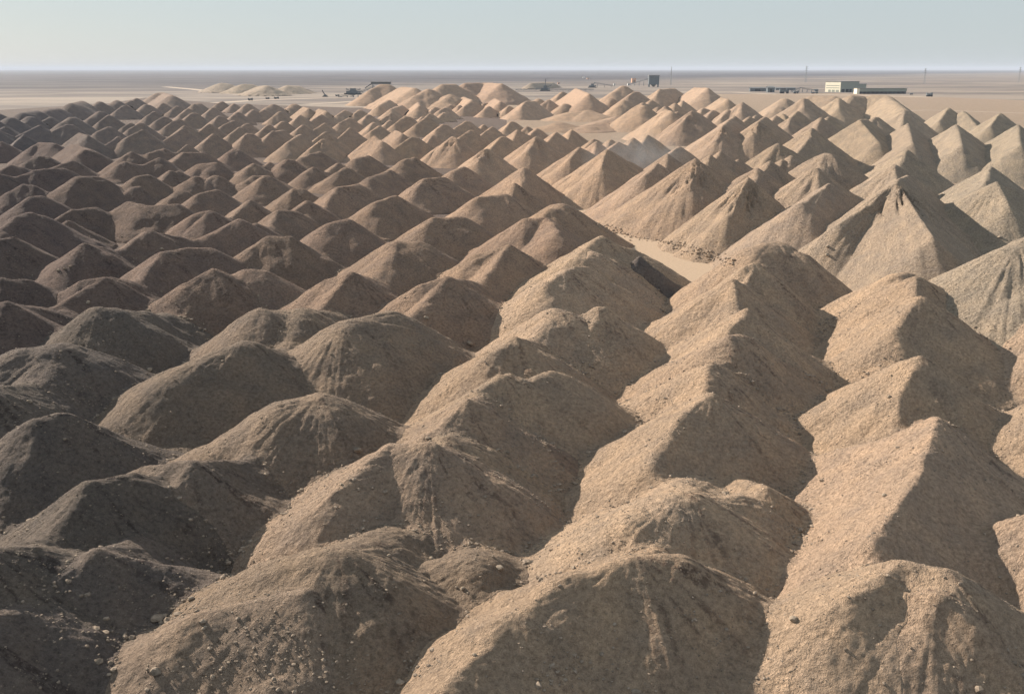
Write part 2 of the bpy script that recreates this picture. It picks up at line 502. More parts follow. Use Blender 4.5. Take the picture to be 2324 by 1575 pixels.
A3 1665 898 B 22 g | tallest sharp cone above the graded pit floor, wide sunlit left flank
A3 2225 978 B 20
B3 2080 98 B 20 s0.8 g | steep dump with black gullies on its face above the right of the pit floor
A4 20 918 B 20
A4 130 898 B 19
A4 210 868 B 20
A4 90 758 B 20
A4 70 505 B 19
A4 140 488 B 20
A4 210 520 B 19
A4 270 465 B 21
A4 320 350 B 26
A4 150 355 B 22 r4
A4 400 330 B 24 r4 > 600 335 0
A4 640 343 B 26
A4 760 325 B 27 r3 > 850 335 -1
A4 950 325 B 27 r3 > 1080 328 0 > 1240 450 -9 | dark backed long dump just in front of the low shed
A4 970 520 B 20
A4 480 525 B 22
A4 550 518 B 22
A4 395 620 B 22 | dump with a bright upper left flank and a black right hand face, upper right
A4 380 700 B 21 s0.8
A4 830 550 B 24 > 1000 750 -9 = 620 680 -8 = 900 540 -1 | clean sided sandy cone at upper right with a smooth front face
A4 1240 458 B 23.5 | pointed dump in the right-hand range, in line with the shed end
A4 1270 580 B 22 > 1310 760 -6
A4 1640 435 B 24 | highest pointed dump near the right edge of the field
A4 1775 465 B 22
A4 1710 590 B 22.5 > 1760 780 -7 | lower peak in front of the highest pointed dump at right
A4 2110 485 B 23
A4 2270 592 B 22.5 > 2290 780 -6
A4 2420 560 B 22
A4 530 850 B 22 r2 > 560 855 0
A4 450 985 B 21 > 400 1000 -0.5
A4 1260 820 B 23 | back peak of the double ridge at upper right
A4 1150 948 B 22
V 2035 412 B 23 s0.8 r0.3 g > 1905 510 -9 = 2115 540 -8 = 2060 395 -1 | huge smooth faced dump with streaked grey front and three gullies under its tip
V 1931 490 B 14 s0.8
V 1882 417 B 18.5 > 1820 460 -2 | soft topped dump left of the huge smooth faced one
V 2250 378 B 22 > 2235 420 -2
V 2262 412 B 21.5 > 2300 430 -2 | long pale dump at the right edge with a dark notch on top
V 2309 560 B 19 r3 > 2400 520 1 | soft furrowed ridge at the right edge beyond the near range
V 2400 700 N 14
V 2420 900 N 12
V 2420 1150 N 13
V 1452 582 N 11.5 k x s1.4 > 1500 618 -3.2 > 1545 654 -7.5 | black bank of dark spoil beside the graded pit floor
A1 2000 215 P 20 > 2060 218 -1 | pale sandy bank at the foot of the plain, left end
A1 2200 225 P 19 > 2290 228 -1 | pale sandy bank in the middle of the low light coloured range
A2 100 238 P 19 > 30 245 -2 | pale sandy bank at the right of the low light coloured range
A2 285 236 P 17 > 380 242 -2 | last pale sandy bank left of the dump with the conveyor head
A3 170 214 P 15 s0.6 r1 > 370 208 0 | pale cream stockpile behind the stacker machine
A1 -80 610 F 13.5
A1 -50 720 F 12
A1 30 610 F 12
A1 -60 560 F 14
B1 130 560 W 8
B1 600 480 W 8
'''
class Heap: pass
heaps = []
for ln in HEAPS.strip().splitlines():
    ln = ln.split('#')[0].strip()
    if not ln: continue
    lab = None
    if '|' in ln: ln, lab = [q.strip() for q in ln.split('|')]
    seg = [q.split() for q in re.split('[>=]', ln)]; ops = re.findall('[>=]', ln)
    h = Heap(); h.nolink = False; h.gul = False; h.dark = False; crop, x, y, cls = seg[0][0], float(seg[0][1]), float(seg[0][2]), seg[0][3]
    s, r, Z = CLS[cls]
    for e in seg[0][4:]:
        if e == 'x': h.nolink = True
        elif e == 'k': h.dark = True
        elif e == 'g': h.gul = True
        elif e[0] == 's': s = float(e[1:])
        elif e[0] == 'r': r = float(e[1:])
        else: Z = float(e)
    vx, vy = V(crop, x, y); h.v = (vx, vy); h.cls = cls; h.s = s; h.r = r; h.Z = Z; h.lab = lab
    if cls == 'N':
        Z *= 0.87; h.Z = Z; s *= 0.93; h.s = s
    h.se = s
    h.p = at(vx, vy, Z); h.segs = []; last = h.p
    for op, e in zip(ops, seg[1:]):
        a, b = V(crop, float(e[0]), float(e[1])); q = at(a, b, Z+float(e[2]) if len(e) > 2 else Z)
        h.segs.append((h.p if op == '=' else last, q)); last = q
    heaps.append(h)
rng = np.random.RandomState(3)
# the heaps were tipped in rows: neighbours in a row share a shallow saddle
ROW = math.radians(71)
for h in heaps: h.fwd = h.back = None
for h in heaps:
    if h.cls in 'LP' or h.nolink: continue
    best = None
    for g in heaps:
        if g is h or g.cls in 'LP' or g.nolink: continue
        dv = (g.p-h.p).to_2d(); d = dv.length
        if d < 2 or d > 2.3*min(h.Z, g.Z)/0.72 or abs(g.Z-h.Z) > 0.45*h.Z: continue
        da = abs((math.atan2(dv.y, dv.x)-ROW+math.pi) % (2*math.pi)-math.pi)
        if da < math.radians(24) and (best is None or d*(1+da) < best[0]): best = (d*(1+da), g, d)
    if best:
        g, d = best[1], best[2]
        sad = min(h.Z, g.Z) - 0.5*d*h.s*(0.62 if h.cls == 'F' else 0.45)
        if sad > 0.4*h.Z:
            m = (h.p+g.p)/2; m.z = sad
            m.x += rng.uniform(-.06, .06)*d
            h.segs.append((h.p, m)); h.fwd = g; g.back = h
            if not any((q-a).y < -0.4*(q-a).to_2d().length and (q-g.p).to_2d().length > 4 for a, q in g.segs): g.segs.append((g.p, m.copy()))
for i, h in enumerate(heaps):
    h.seed = i*31+5
    manual = len(h.segs) > 0
    arete = not any((q-h.p).y < -0.4*(q-h.p).to_2d().length and (q-h.p).to_2d().length > 3 for _, q in h.segs)
    if h.cls in 'LP' or h.back is not None or (h.cls == 'N' and manual): arete = False
    if not manual:      # a short flat crest running back, so that no heap is a perfect cone
        L = h.Z*(rng.uniform(0.12, 0.42) if h.cls == 'W' else rng.uniform(0.08, 0.3)); a = math.radians(rng.uniform(-20, 40) if h.cls == 'W' else rng.uniform(10, 70))
        h.segs.append((h.p, h.p + Vector((math.cos(a), math.sin(a), -rng.uniform(0.04, 0.2)))*L))
    if arete:           # the edge of the last tipped load, running down towards the left
        a = math.radians(rng.uniform(-135, -100)); L = h.Z*rng.uniform(0.5, 0.9)*(0.6 if h.cls == 'W' else 1.0); g = h.s*rng.uniform(0.5, 0.72)
        h.segs.append((h.p, h.p + Vector((math.cos(a), math.sin(a), -g))*L))
    c = [q for g in h.segs for q in g]; h.R = max((q-h.p).to_2d().length for q in c) + h.Z/h.s*1.03 + 1
def hfield(h, X, Y, detail=True):
    best = None
    wob = 1 + {'B': 0.05, 'F': 0.05, 'W': 0.07}.get(h.cls, 0.08)*fbm((X-h.p.x)/9.0 + h.seed, (Y-h.p.y)/9.0, h.seed, 2)
    for a, b in h.segs:
        dx, dy = b.x-a.x, b.y-a.y; q = dx*dx+dy*dy
        t = np.clip(((X-a.x)*dx + (Y-a.y)*dy)/max(q, 1e-6), 0, 1)
        D = np.sqrt((X-a.x-t*dx)**2 + (Y-a.y-t*dy)**2)
        z = a.z + t*(b.z-a.z) - h.se*(np.sqrt((D*wob)**2 + h.r**2) - h.r)
        best = z if best is None else np.maximum(best, z)
    if detail:
        ang = np.arctan2(Y-h.p.y, X-h.p.x); rad = np.hypot(X-h.p.x, Y-h.p.y)
        g = fbm(np.cos(ang)*6+h.seed, np.sin(ang)*6+rad*0.05, h.seed+3, 3, 0.6)
        amp = (0.16 if h.cls != 'B' else 0.22)*(h.Z/12)
        best = best + g*amp*np.clip(rad/5.0, 0, 1)
        if h.cls in 'BNP':
            best = best + {'B': 0.20, 'N': 0.07, 'P': 0.9}[h.cls]*fbm(np.cos(ang)*22+h.seed, np.sin(ang)*22+rad*0.04, h.seed+6, 2)*np.clip(rad/8.0, 0, 1)
        if h.cls in 'BF':       # slides and gullies below the tip, on the side of the last loads
            A = (1.9 if h.gul else 0.35 if h.cls == 'B' else 0.3)*(0.7 if h.cls == 'F' else 1.0)
            gg = vnoise(ang*h.Z*0.38+h.seed, rad*0.05+h.seed, h.seed+20); g2 = vnoise(ang*h.Z*0.9, rad*0.09, h.seed+21)
            rid = np.clip(1-np.abs(gg*2-1)*3.2, 0, 1) + 0.45*np.clip(1-np.abs(g2*2-1)*3.5, 0, 1)
            face = np.clip(1.25-np.abs(((ang+1.75+math.pi) % (2*math.pi))-math.pi), 0, 1)
            w = np.clip(rad/2.0-0.4, 0, 1)*np.clip(1.6-rad/(h.Z*(0.55 if h.gul else 0.4)), 0, 1)
            best = best - A*rid*w*face*np.clip(0.5+vnoise(X/5.0, Y/5.0, h.seed+22), 0, 1.3)
    return best
def ground_noise(X, Y, dist):
    n = 0.75*fbm(X/9.0, Y/9.0, 91, 3) + 0.5*fbm(X/4.0, Y/4.0, 95, 2)
    if dist < 450: n = n + 0.22*fbm(X/2.2, Y/2.2, 92, 3)
    if dist < 190: n = n + 0.11*fbm(X/0.6, Y/0.6, 93, 2)
    return n
stones = []      # x y z valley dist
COL = {}
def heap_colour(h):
    # darker brown towards the left, pale sand on the right and where freshly tipped
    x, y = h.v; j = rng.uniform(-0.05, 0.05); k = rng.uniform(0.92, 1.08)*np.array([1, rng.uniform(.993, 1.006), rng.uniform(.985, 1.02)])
    fresh = np.array([0.345, 0.244, 0.176]); sand = np.array([0.328, 0.242, 0.173]); left_brown = np.array([0.128, 0.094, 0.082])
    if h.cls == 'W': f = np.clip((x-60)/1150.0, 0, 1); c = left_brown*(1-f) + fresh*f*0.92
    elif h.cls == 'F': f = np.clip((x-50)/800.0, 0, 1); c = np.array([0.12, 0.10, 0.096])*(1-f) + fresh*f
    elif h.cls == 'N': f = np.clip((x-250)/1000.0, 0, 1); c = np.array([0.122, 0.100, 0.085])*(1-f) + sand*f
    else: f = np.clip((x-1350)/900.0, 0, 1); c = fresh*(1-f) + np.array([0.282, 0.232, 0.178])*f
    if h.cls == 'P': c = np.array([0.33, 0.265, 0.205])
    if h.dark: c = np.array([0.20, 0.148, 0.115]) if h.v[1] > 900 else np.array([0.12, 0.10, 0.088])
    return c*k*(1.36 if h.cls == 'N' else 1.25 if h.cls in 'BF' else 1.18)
for i, h in enumerate(heaps):
    dist = (h.p-Vector((0, 0, H))).length
    near = max(60.0, dist - h.R)
    step = max(0.13, near*0.0017)
    nb = [g for g in heaps if g is not h and (g.p-h.p).to_2d().length < g.R + h.R]
    # coarse pass: the part of this heap that shows above its neighbours
    n0 = 48; gx = np.linspace(h.p.x-h.R, h.p.x+h.R, n0); gy = np.linspace(h.p.y-h.R, h.p.y+h.R, n0)
    X, Y = np.meshgrid(gx, gy); hi = hfield(h, X, Y, False); ho = np.zeros_like(hi)
    for g in nb: ho = np.maximum(ho, hfield(g, X, Y, False))
    ok = hi > ho-(3.0 if h.cls == 'B' else 1.8)
    h.area = (hi > ho).sum()
    if not ok.any(): print('BURIED', i, h.v); continue
    x0, x1 = X[ok].min()-2, X[ok].max()+2; y0, y1 = Y[ok].min()-2, Y[ok].max()+2
    X, Y = np.meshgrid(np.arange(x0, x1, step), np.arange(y0, y1, step))
    hi = hfield(h, X, Y); ho = np.full_like(hi, 0.0)
    for g in nb:
        if g.p.x+g.R < x0 or g.p.x-g.R > x1 or g.p.y+g.R < y0 or g.p.y-g.R > y1: continue
        ho = np.maximum(ho, hfield(g, X, Y))
    k = {'W': 1.6, 'L': 2.4, 'N': 1.4, 'P': 2.0}.get(h.cls, 0.6)
    q = np.maximum(k-np.abs(hi-ho), 0)**2/(4*k)
    Zz = hi + q*(hi > 0.2) + ground_noise(X, Y, near)*np.clip(hi/2.0, 0.0, 1)*(0.36 if h.cls in 'FB' else 0.5 if h.cls == 'W' else 0.65)
    keepv = hi > ho-(1.6 if h.cls == 'B' else 1.0)
    kf = keepv[:-1, :-1] & keepv[1:, :-1] & keepv[:-1, 1:] & keepv[1:, 1:]
    idx = np.arange(X.size).reshape(X.shape)
    faces = np.stack([idx[:-1, :-1][kf], idx[:-1, 1:][kf], idx[1:, 1:][kf], idx[1:, :-1][kf]], 1)
    if len(faces) < 4: print('TINY', i, h.v); continue
    used = np.unique(faces); remap = np.full(X.size, -1); remap[used] = np.arange(len(used)); faces = remap[faces]
    vx, vy, vz = X.ravel()[used], Y.ravel()[used], Zz.ravel()[used]
    me = npmesh('spoil_heap', np.stack([vx-h.p.x, vy-h.p.y, vz], 1), faces)
    ang = np.arctan2(vy-h.p.y, vx-h.p.x); rad = np.hypot(vx-h.p.x, vy-h.p.y)
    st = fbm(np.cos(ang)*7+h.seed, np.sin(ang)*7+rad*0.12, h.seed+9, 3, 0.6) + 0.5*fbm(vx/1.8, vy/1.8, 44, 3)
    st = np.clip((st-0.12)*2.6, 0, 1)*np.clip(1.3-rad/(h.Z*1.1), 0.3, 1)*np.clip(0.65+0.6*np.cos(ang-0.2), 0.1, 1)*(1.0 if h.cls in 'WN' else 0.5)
    a = me.attributes.new('streak', 'FLOAT', 'POINT'); a.data.foreach_set('value', st.astype(np.float32))
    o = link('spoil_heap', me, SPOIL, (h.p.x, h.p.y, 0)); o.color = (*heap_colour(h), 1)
    h.obj = o
    if near < 330:
        top = (hi > ho).ravel()[used]; gap = (hi-ho).ravel()[used]
        sel = np.where(top)[0]
        stones.append(np.stack([vx[sel], vy[sel], vz[sel], gap[sel], np.full(len(sel), step), st[sel]], 1))

# ------------------------------------------------------------------ heap names and labels
vis = [h for h in heaps if hasattr(h, 'obj')]
def words(h):
    x, y = h.v
    shape = {'P': 'pale low', 'W': 'rounded', 'F': 'sharp cone-shaped', 'B': 'steep fresh', 'N': 'broad', 'L': 'low slumped'}[h.cls]
    if h.r >= 3 and h.cls != 'W': shape = 'blunt topped'
    if h.cls == 'W': col = 'dark brown' if x < 500 else 'brown' if x < 900 else 'grey brown'
    elif h.cls == 'F': col = 'blue grey' if x < 350 else 'brownish' if x < 800 else 'sandy'
    else: col = 'sandy' if x > 1200 else 'dark'
    return col, shape
ANCH = [(322, 293, 'tall gullied cone, left field'), (357, 211, 'pinkish tan heap'), (863, 191, 'conveyor topped dump'), (1056, 189, 'long gullied flat topped dump'),
 (793, 290, 'pale flanked cone, middle left'), (933, 310, 'cone with fluted lower face'), (848, 307, 'cone with collapsed shoulder'), (1026, 310, 'blunt tipped pale cone'),
 (1136, 310, 'sharp dark tipped cone'), (1106, 337, 'cone with slumped gullies'), (1053, 377, 'dark heap edging the sandy cones'), (178, 400, 'steep cone, left brown field'),
 (64, 483, 'tall blue brown heap'), (190, 551, 'boulder scattered cone'), (450, 565, 'long flat brown heap'), (337, 520, 'smooth pale sided cone'), (649, 535, 'large smooth brown cone'),
 (905, 548, 'cone with sharp pale edge'), (484, 607, 'lumpy crested brown heap'), (1270, 460, 'rounded cone by pit floor'), (1215, 310, 'cone with jagged dark face'),
 (1314, 333, 'thin gullied sandy cone'), (1377, 339, 'tall cone left of dust'), (1578, 360, 'tallest cone above pit floor'), (1697, 403, 'black gullied dump near floor'),
 (1512, 247, 'fresh dump below hopper tower'), (1570, 251, 'black tipped gullied dump'), (1642, 285, 'dump with three scars'), (1722, 275, 'dump broken by slides'),
 (1450, 238, 'round shouldered dump'), (1307, 200, 'big cone below skyline conveyor'), (1412, 195, 'ragged dump left of hopper'), (1577, 198, 'broad dump right of hopper'),
 (1840, 290, 'bright flanked upper right dump'), (1950, 272, 'clean sided sandy cone'), (2053, 250, 'pointed dump by shed end'), (2153, 244, 'highest right edge dump'),
 (1980, 216, 'long dark backed dump'), (1213, 285, 'dark tipped cone row, upper centre'), (640, 283, 'front cone of a close pair'), (555, 288, 'dull cone pair, upper left'), (975, 263, 'dark faced cone, far middle'), (1050, 274, 'tall far middle cone'), (452, 243, 'lone far cone, left'), (165, 268, 'dark far left edge cone'), (1760, 250, 'jagged comb of small tips'), (680, 240, 'dark blue far cone'), (1066, 230, 'far cone under the gullied dump'), (430, 386, 'dark heap, tip two thirds up'), (2035, 412, 'huge smooth faced dump'), (2262, 412, 'notched pale right edge dump'), (225, 694, 'cone with dug hollows'), (785, 727, 'tall left centre cone'),
 (135, 785, 'dark heap with curved lip'), (2128, 949, 'notched near right peak'), (75, 957, 'dark scarred left edge heap'), (690, 1348, 'bouldery bottom left heap')]
DIRS = ['right', 'up and right', 'straight above', 'up and left', 'left', 'down and left', 'straight below', 'down and right']
ORD = ['', 'second', 'third', 'fourth', 'fifth', 'sixth', 'seventh', 'eighth', 'ninth', 'tenth', 'eleventh', 'twelfth', 'thirteenth', 'fourteenth']
bins = {}
for h in vis:
    if h.lab: continue
    x, y = h.v; a = min(ANCH, key=lambda q: math.hypot(x-q[0], (y-q[1])*1.6) + (500 if math.hypot(x-q[0], y-q[1]) < 4 else 0))
    k = int(round(math.atan2(-(y-a[1])*1.6, x-a[0])/(math.pi/4))) % 8
    bins.setdefault((a, k), []).append(h)
seen = {}
for (a, k), L in bins.items():
    L.sort(key=lambda h: math.hypot(h.v[0]-a[0], h.v[1]-a[1]))
    for n_, h in enumerate(L):
        col, shape = words(h); where = DIRS[k] + (' of' if k in (0, 1, 3, 4, 5, 7) else '')
        if n_ > 5: print('FARBIN', a, k, n_, h.v)
        h.lab = '%s %s heap, %s%s the %s' % (col, shape, (ORD[n_]+' ' if n_ else 'nearest ' if len(L) > 1 else ''), where, a[2])
for h in vis:
    x, y = h.v; lab = h.lab
    assert lab not in seen, (lab, h.v)
    if len(lab.split()) > 16: print('LONG', lab)
    seen[lab] = 1
    grp = {'P': 'pale banks and stockpiles on the plain', 'W': 'rounded brown spoil heaps of the left field', 'F': 'small sharp spoil cones of the far rows', 'L': 'slumped spoil mounds',
           'B': 'tall fresh spoil dumps of the right-hand range', 'N': 'foreground spoil heaps'}[h.cls]
    tag(h.obj, lab, 'spoil heap', grp)

# ------------------------------------------------------------------ stones
def rock_template(seed, sub=1):
    bm = bmesh.new(); bmesh.ops.create_icosphere(bm, subdivisions=sub, radius=1.0); r = random.Random(seed)
    for v in bm.verts:
        v.co *= r.uniform(0.72, 1.15); 
    bm.verts.index_update()
    P = np.array([v.co[:] for v in bm.verts]); Fc = np.array([[v.index for v in f.verts] for f in bm.faces]); bm.free(); return P, Fc
S = np.concatenate(stones); rs = np.random.RandomState(11)
d = np.sqrt(S[:, 0]**2 + S[:, 1]**2 + (S[:, 2]-H)**2)
area = S[:, 4]**2
clump = np.clip(fbm(S[:, 0]/5.0, S[:, 1]/5.0, 301, 3)*2.2+0.35, 0.04, 1.0)
valley = np.exp(-np.maximum(S[:, 3], 0)/0.8)*np.clip(1.4-S[:, 2]/9.0, 0.15, 1)
prob = area*(3.2*clump**3 + 0.30 + 6.5*valley*np.clip(clump*2, 0.3, 1) + 2.6*S[:, 5])*np.clip(1.6-d/230.0, 0.05, 1)
pick = np.where(rs.rand(len(S)) < prob)[0]
print('stones', len(pick), 'of', len(S))
if len(pick) > 170000: pick = rs.choice(pick, 170000, replace=False)
tmpl = [rock_template(k) for k in range(6)]
VV = []; FF = []; off = 0
size = np.exp(rs.normal(-2.85, 0.5, len(pick)))*(1+3.2*valley[pick]*rs.rand(len(pick))**2); size = np.clip(size, 0.035, 0.42)
for k in range(6):
    ii = np.arange(k, len(pick), 6); P, Fc = tmpl[k]; n = len(ii); sz = size[ii]
    a = rs.uniform(0, 2*np.pi, n); ca, sa = np.cos(a), np.sin(a)
    sx, sy, sz_ = sz*rs.uniform(.8, 1.3, n), sz*rs.uniform(.7, 1.1, n), sz*rs.uniform(.5, .95, n)
    lx = P[None, :, 0]*sx[:, None]; ly = P[None, :, 1]*sy[:, None]; lz = P[None, :, 2]*sz_[:, None]
    X = lx*ca[:, None]-ly*sa[:, None]+S[pick[ii], 0][:, None]; Y = lx*sa[:, None]+ly*ca[:, None]+S[pick[ii], 1][:, None]
    Z = lz+(S[pick[ii], 2]+sz_*0.05)[:, None]
    VV.append(np.stack([X, Y, Z], 2).reshape(-1, 3))
    FF.append((Fc[None]+(np.arange(n)*len(P))[:, None, None]).reshape(-1, 3)+off); off += n*len(P)
tag(link('loose_stones', npmesh('loose_stones', np.concatenate(VV), np.concatenate(FF), False), ROCKM),
    'loose stones and rubble strewn over the slopes and gathered in the gullies', 'stones', kind='stuff')


# ------------------------------------------------------------------ far plant, sheds, masts, vehicles
def box(bm, x0, x1, y0, y1, z0, z1):
    v = [bm.verts.new(c) for c in ((x0,y0,z0),(x1,y0,z0),(x1,y1,z0),(x0,y1,z0),(x0,y0,z1),(x1,y0,z1),(x1,y1,z1),(x0,y1,z1))]
    for f in ((0,3,2,1),(4,5,6,7),(0,1,5,4),(1,2,6,5),(2,3,7,6),(3,0,4,7)): bm.faces.new([v[i] for i in f])
def beam(bm, p, q, wd, hd=None):
    p, q = Vector(p), Vector(q); hd = hd or wd; d = (q-p).normalized()
    s = d.cross(Vector((0, 0, 1))); s = s.normalized() if s.length > 1e-3 else Vector((1, 0, 0)); u = s.cross(d).normalized()
    c = [(-1,-1),(1,-1),(1,1),(-1,1)]
    a = [bm.verts.new(p+s*i*wd/2+u*j*hd/2) for i, j in c]; b = [bm.verts.new(q+s*i*wd/2+u*j*hd/2) for i, j in c]
    for i in range(4): bm.faces.new((a[i], a[(i+1)%4], b[(i+1)%4], b[i]))
    bm.faces.new(a[::-1]); bm.faces.new(b)
def cyl(bm, p, q, r, n=12, r2=None):
    p, q = Vector(p), Vector(q); r2 = r if r2 is None else r2; d = (q-p).normalized()
    s = d.cross(Vector((0.13, 0.2, 1))).normalized(); u = s.cross(d)
    a = []; b = []
    for i in range(n):
        o = s*math.cos(2*math.pi*i/n)+u*math.sin(2*math.pi*i/n); a.append(bm.verts.new(p+o*r)); b.append(bm.verts.new(q+o*r2))
    for i in range(n): bm.faces.new((a[i], a[(i+1)%n], b[(i+1)%n], b[i]))
    bm.faces.new(a[::-1]); bm.faces.new(b)
def gable(bm, x0, x1, y0, y1, z0, rise, over=0.6, th=0.4):
    ym = (y0+y1)/2; x0 -= over; x1 += over; y0 -= over; y1 += over
    pts = [(y0, z0), (ym, z0+rise), (y1, z0), (y1, z0+th), (ym, z0+rise+th), (y0, z0+th)]
    a = [bm.verts.new((x0, *q)) for q in pts]; b = [bm.verts.new((x1, *q)) for q in pts]
    for i in range(6): bm.faces.new((a[i], b[i], b[(i+1)%6], a[(i+1)%6]))
    bm.faces.new((a[0], a[1], a[4], a[5])); bm.faces.new((a[1], a[2], a[3], a[4])); bm.faces.new((b[5], b[4], b[1], b[0])); bm.faces.new((b[4], b[3], b[2], b[1]))
def part(name, parent, mat, fn):
    bm = bmesh.new(); fn(bm); bmesh.ops.recalc_face_normals(bm, faces=bm.faces)
    me = bpy.data.meshes.new(name); bm.to_mesh(me); bm.free(); return link(name, me, mat, (0, 0, 0), parent)
def thing(name, label, cat, crop, x, y, rz=0.0, group=None, z=0.0):
    p = at(*V(crop, x, y), z); o = link(name, None, None, p); o.rotation_euler = (0, 0, rz); tag(o, label, cat, group)
    o.empty_display_size = 1; t = p.length; return o, (p-Vector((0, 0, H))).length/F/4.0     # metres per crop pixel
def fnb(*b): return lambda bm: [box(bm, *q) for q in b]
YAW = math.radians(33)
# big hall: its cream gable end looks left, the grey-green long side faces us
hall, k = thing('workshop_hall', 'large hall with a sunlit cream end wall and long grey-green side, right skyline', 'building', 'A4', 655, 300, YAW)
part('end_wall', hall, CREAM, fnb((-0.3, 0, 0, 42, 0, 22.6)))
part('side_wall', hall, GREY, fnb((0, 62, 0.004, 41.9, 0, 22.4)))
part('roof', hall, ROOFM, fnb((-1.2, 63, -1, 43, 22.6, 23.5)))
part('annex', hall, GREY, fnb((62.01, 92, 4, 38, 0, 17)))
part('annex_roof', hall, ROOFM, fnb((62.02, 93, 3, 39, 17.01, 17.7)))
for a, b in ((6, 16), (20, 30), (32, 40)): part('door', hall, DARK, (lambda a, b: fnb((a-2, b-2, -0.25, -0.004, 0, 6.8)))(a, b))
for a, b in ((4, 12), (15, 23), (26, 33)): part('end_door', hall, GREY, (lambda a, b: fnb((-0.55, -0.31, a, b, 0, 5)))(a, b))
for z in (8.5, 13.5): part('window_band', hall, GREY, (lambda z: fnb((-0.5, -0.31, 3, 39, z, z+1.3)))(z))
shed, k = thing('long_shed', 'long low dark shed with a cream end, standing in front of the large hall', 'building', 'A4', 830, 315, math.radians(8))
part('end_wall', shed, CREAM, fnb((-6, 0, 0, 14, 0, 11)))
part('side_wall', shed, GREY, fnb((0.01, 104, 0.5, 14, 4.6, 10.6)))
part('base_wall', shed, DARK, fnb((0.01, 104, 3, 14, 0, 4.59)))
part('roof', shed, ROOFM, fnb((-7, 105, -1.0, 15, 11.01, 11.7)))
for i in range(11): part('column', shed, STEEL, (lambda i: fnb((6+i*9.4, 6.7+i*9.4, 0.6, 1.4, 0, 4.58)))(i))
def small_shed(label, crop, x, y, wpx, hpx, rz=0.0, name='storage_shed', wall=STEEL, roof=ROOFM, dep=10, rise=0.25, grp=None):
    o, k = thing(name, label, 'shed', crop, x, y, rz, grp); W = wpx*k; Hh = hpx*k
    part('wall', o, wall, fnb((-W/2, W/2, 0, dep, 0, Hh*(1-rise)))); part('roof', o, roof, lambda bm: gable(bm, -W/2, W/2, 0, dep, Hh*(1-rise)+0.01, Hh*rise))
    part('door', o, DARK, fnb((-W*0.2, W*0.12, -0.2, -0.01, 0, Hh*0.55))); return o
small_shed('dark pitched roof shed between the conveyor yard and the skyline trucks', 'A4', 28, 300, 58, 50, 0.0, dep=16)
small_shed('long dark open shed, leftmost in the line of sheds right of the mast', 'A3', 2235, 292, 140, 34, 0.02)
small_shed('low grey shed behind the parked trucks left of the cream hall', 'A4', 160, 280, 170, 22, 0.03)
small_shed('tiny dark lean-to at the left foot of the cream hall', 'A4', 440, 292, 26, 20, 0.0, dep=6)
def hut(label, crop, x, y, wpx, hpx, mat):
    o, k = thing('hut', label, 'hut', crop, x, y, 0.15); W = wpx*k; Hh = hpx*k
    part('wall', o, mat, fnb((-W/2, W/2, 0, W*0.8, 0, Hh))); part('roof', o, ROOFM, fnb((-W/2-.4, W/2+.4, -.4, W*.8+.4, Hh+.01, Hh+.5))); part('door', o, DARK, fnb((-W*.1, W*.15, -.15, -.01, 0, Hh*.5)))
hut('orange rendered block beside the inclined conveyor', 'A3', 1107, 212, 36, 36, ORANGE)
hut('small white hut left of the orange block', 'A3', 1058, 238, 18, 18, WHITE)
hut('white hut at the end of the slanting boom', 'A3', 930, 240, 16, 18, WHITE)
hut('tiny pale house far out on the plain, left one of two', 'A3', 652, 172, 14, 10, WHITE)
hut('tiny pale house far out on the plain, right one of two', 'A3', 692, 181, 22, 11, ORANGE)
hut('tiny pale house behind the cream stockpile', 'A3', 425, 224, 18, 12, ORANGE)
# hopper tower with its inclined conveyor
tw, k = thing('hopper_tower', 'tall dark hopper tower fed by an inclined conveyor, centre right skyline', 'tower', 'A3', 1288, 252)
W = 88*k; Hh = 100*k
part('body', tw, STEEL, lambda bm: (box(bm, -W/2, W/2, 0, W*.7, Hh*.22, Hh*.93), [box(bm, -W/2+i*W/6-.25, -W/2+i*W/6+.25, -.4, -.01, Hh*.22, Hh*.93) for i in range(1, 6)]))
part('roof', tw, ROOFM, fnb((-W/2-.8, W/2+.8, -.8, W*.7+.8, Hh*.93+.01, Hh)))
for sx in (-1, 1):
    for y0 in (0.5, W*.7-2): part('leg', tw, STEEL, (lambda sx, y0: fnb((sx*W*.44-1, sx*W*.44+1, y0, y0+2, 0, Hh*.219)))(sx, y0))
part('chute', tw, STEEL, lambda bm: cyl(bm, (0, W*.35, Hh*.22), (0, W*.35, Hh*.03), W*.3, 8, W*.1))
def conveyor(label, crop, x0, y0, z0px, x1, z1px, yaw=0.0, wd=3.0, legs=5, name='conveyor', grp=None):
    o, k = thing(name, label, 'conveyor', crop, x0, y0, yaw, grp); L = (x1-x0)*k; za, zb = z0px*k, z1px*k
    part('belt_truss', o, STEEL, lambda bm: (beam(bm, (0, 0, za), (L, 0, zb), wd, .8), beam(bm, (0, -wd/2, za+wd*.6), (L, -wd/2, zb+wd*.6), .5), beam(bm, (0, wd/2, za+wd*.6), (L, wd/2, zb+wd*.6), .5),
        [beam(bm, (L*i/16, -wd/2, za+(zb-za)*i/16), (L*(i+.5)/16, -wd/2, za+(zb-za)*(i+.5)/16+wd*.6), .35) for i in range(16)]))
    for i in range(legs):
        t = (i+.5)/legs; part('leg', o, STEEL, (lambda t: lambda bm: (beam(bm, (L*t, -wd, 0), (L*t, 0, za+(zb-za)*t-.5), .7), beam(bm, (L*t, wd, 0), (L*t, 0, za+(zb-za)*t-.5), .7)))(t))
conveyor('inclined conveyor climbing to the dark hopper tower', 'A3', 1050, 240, 6, 1250, 62, 0.03)
conveyor('low conveyor line running past the cream stockpile', 'A3', 30, 288, 8, 720, 12, -0.02, 3.0, 14)
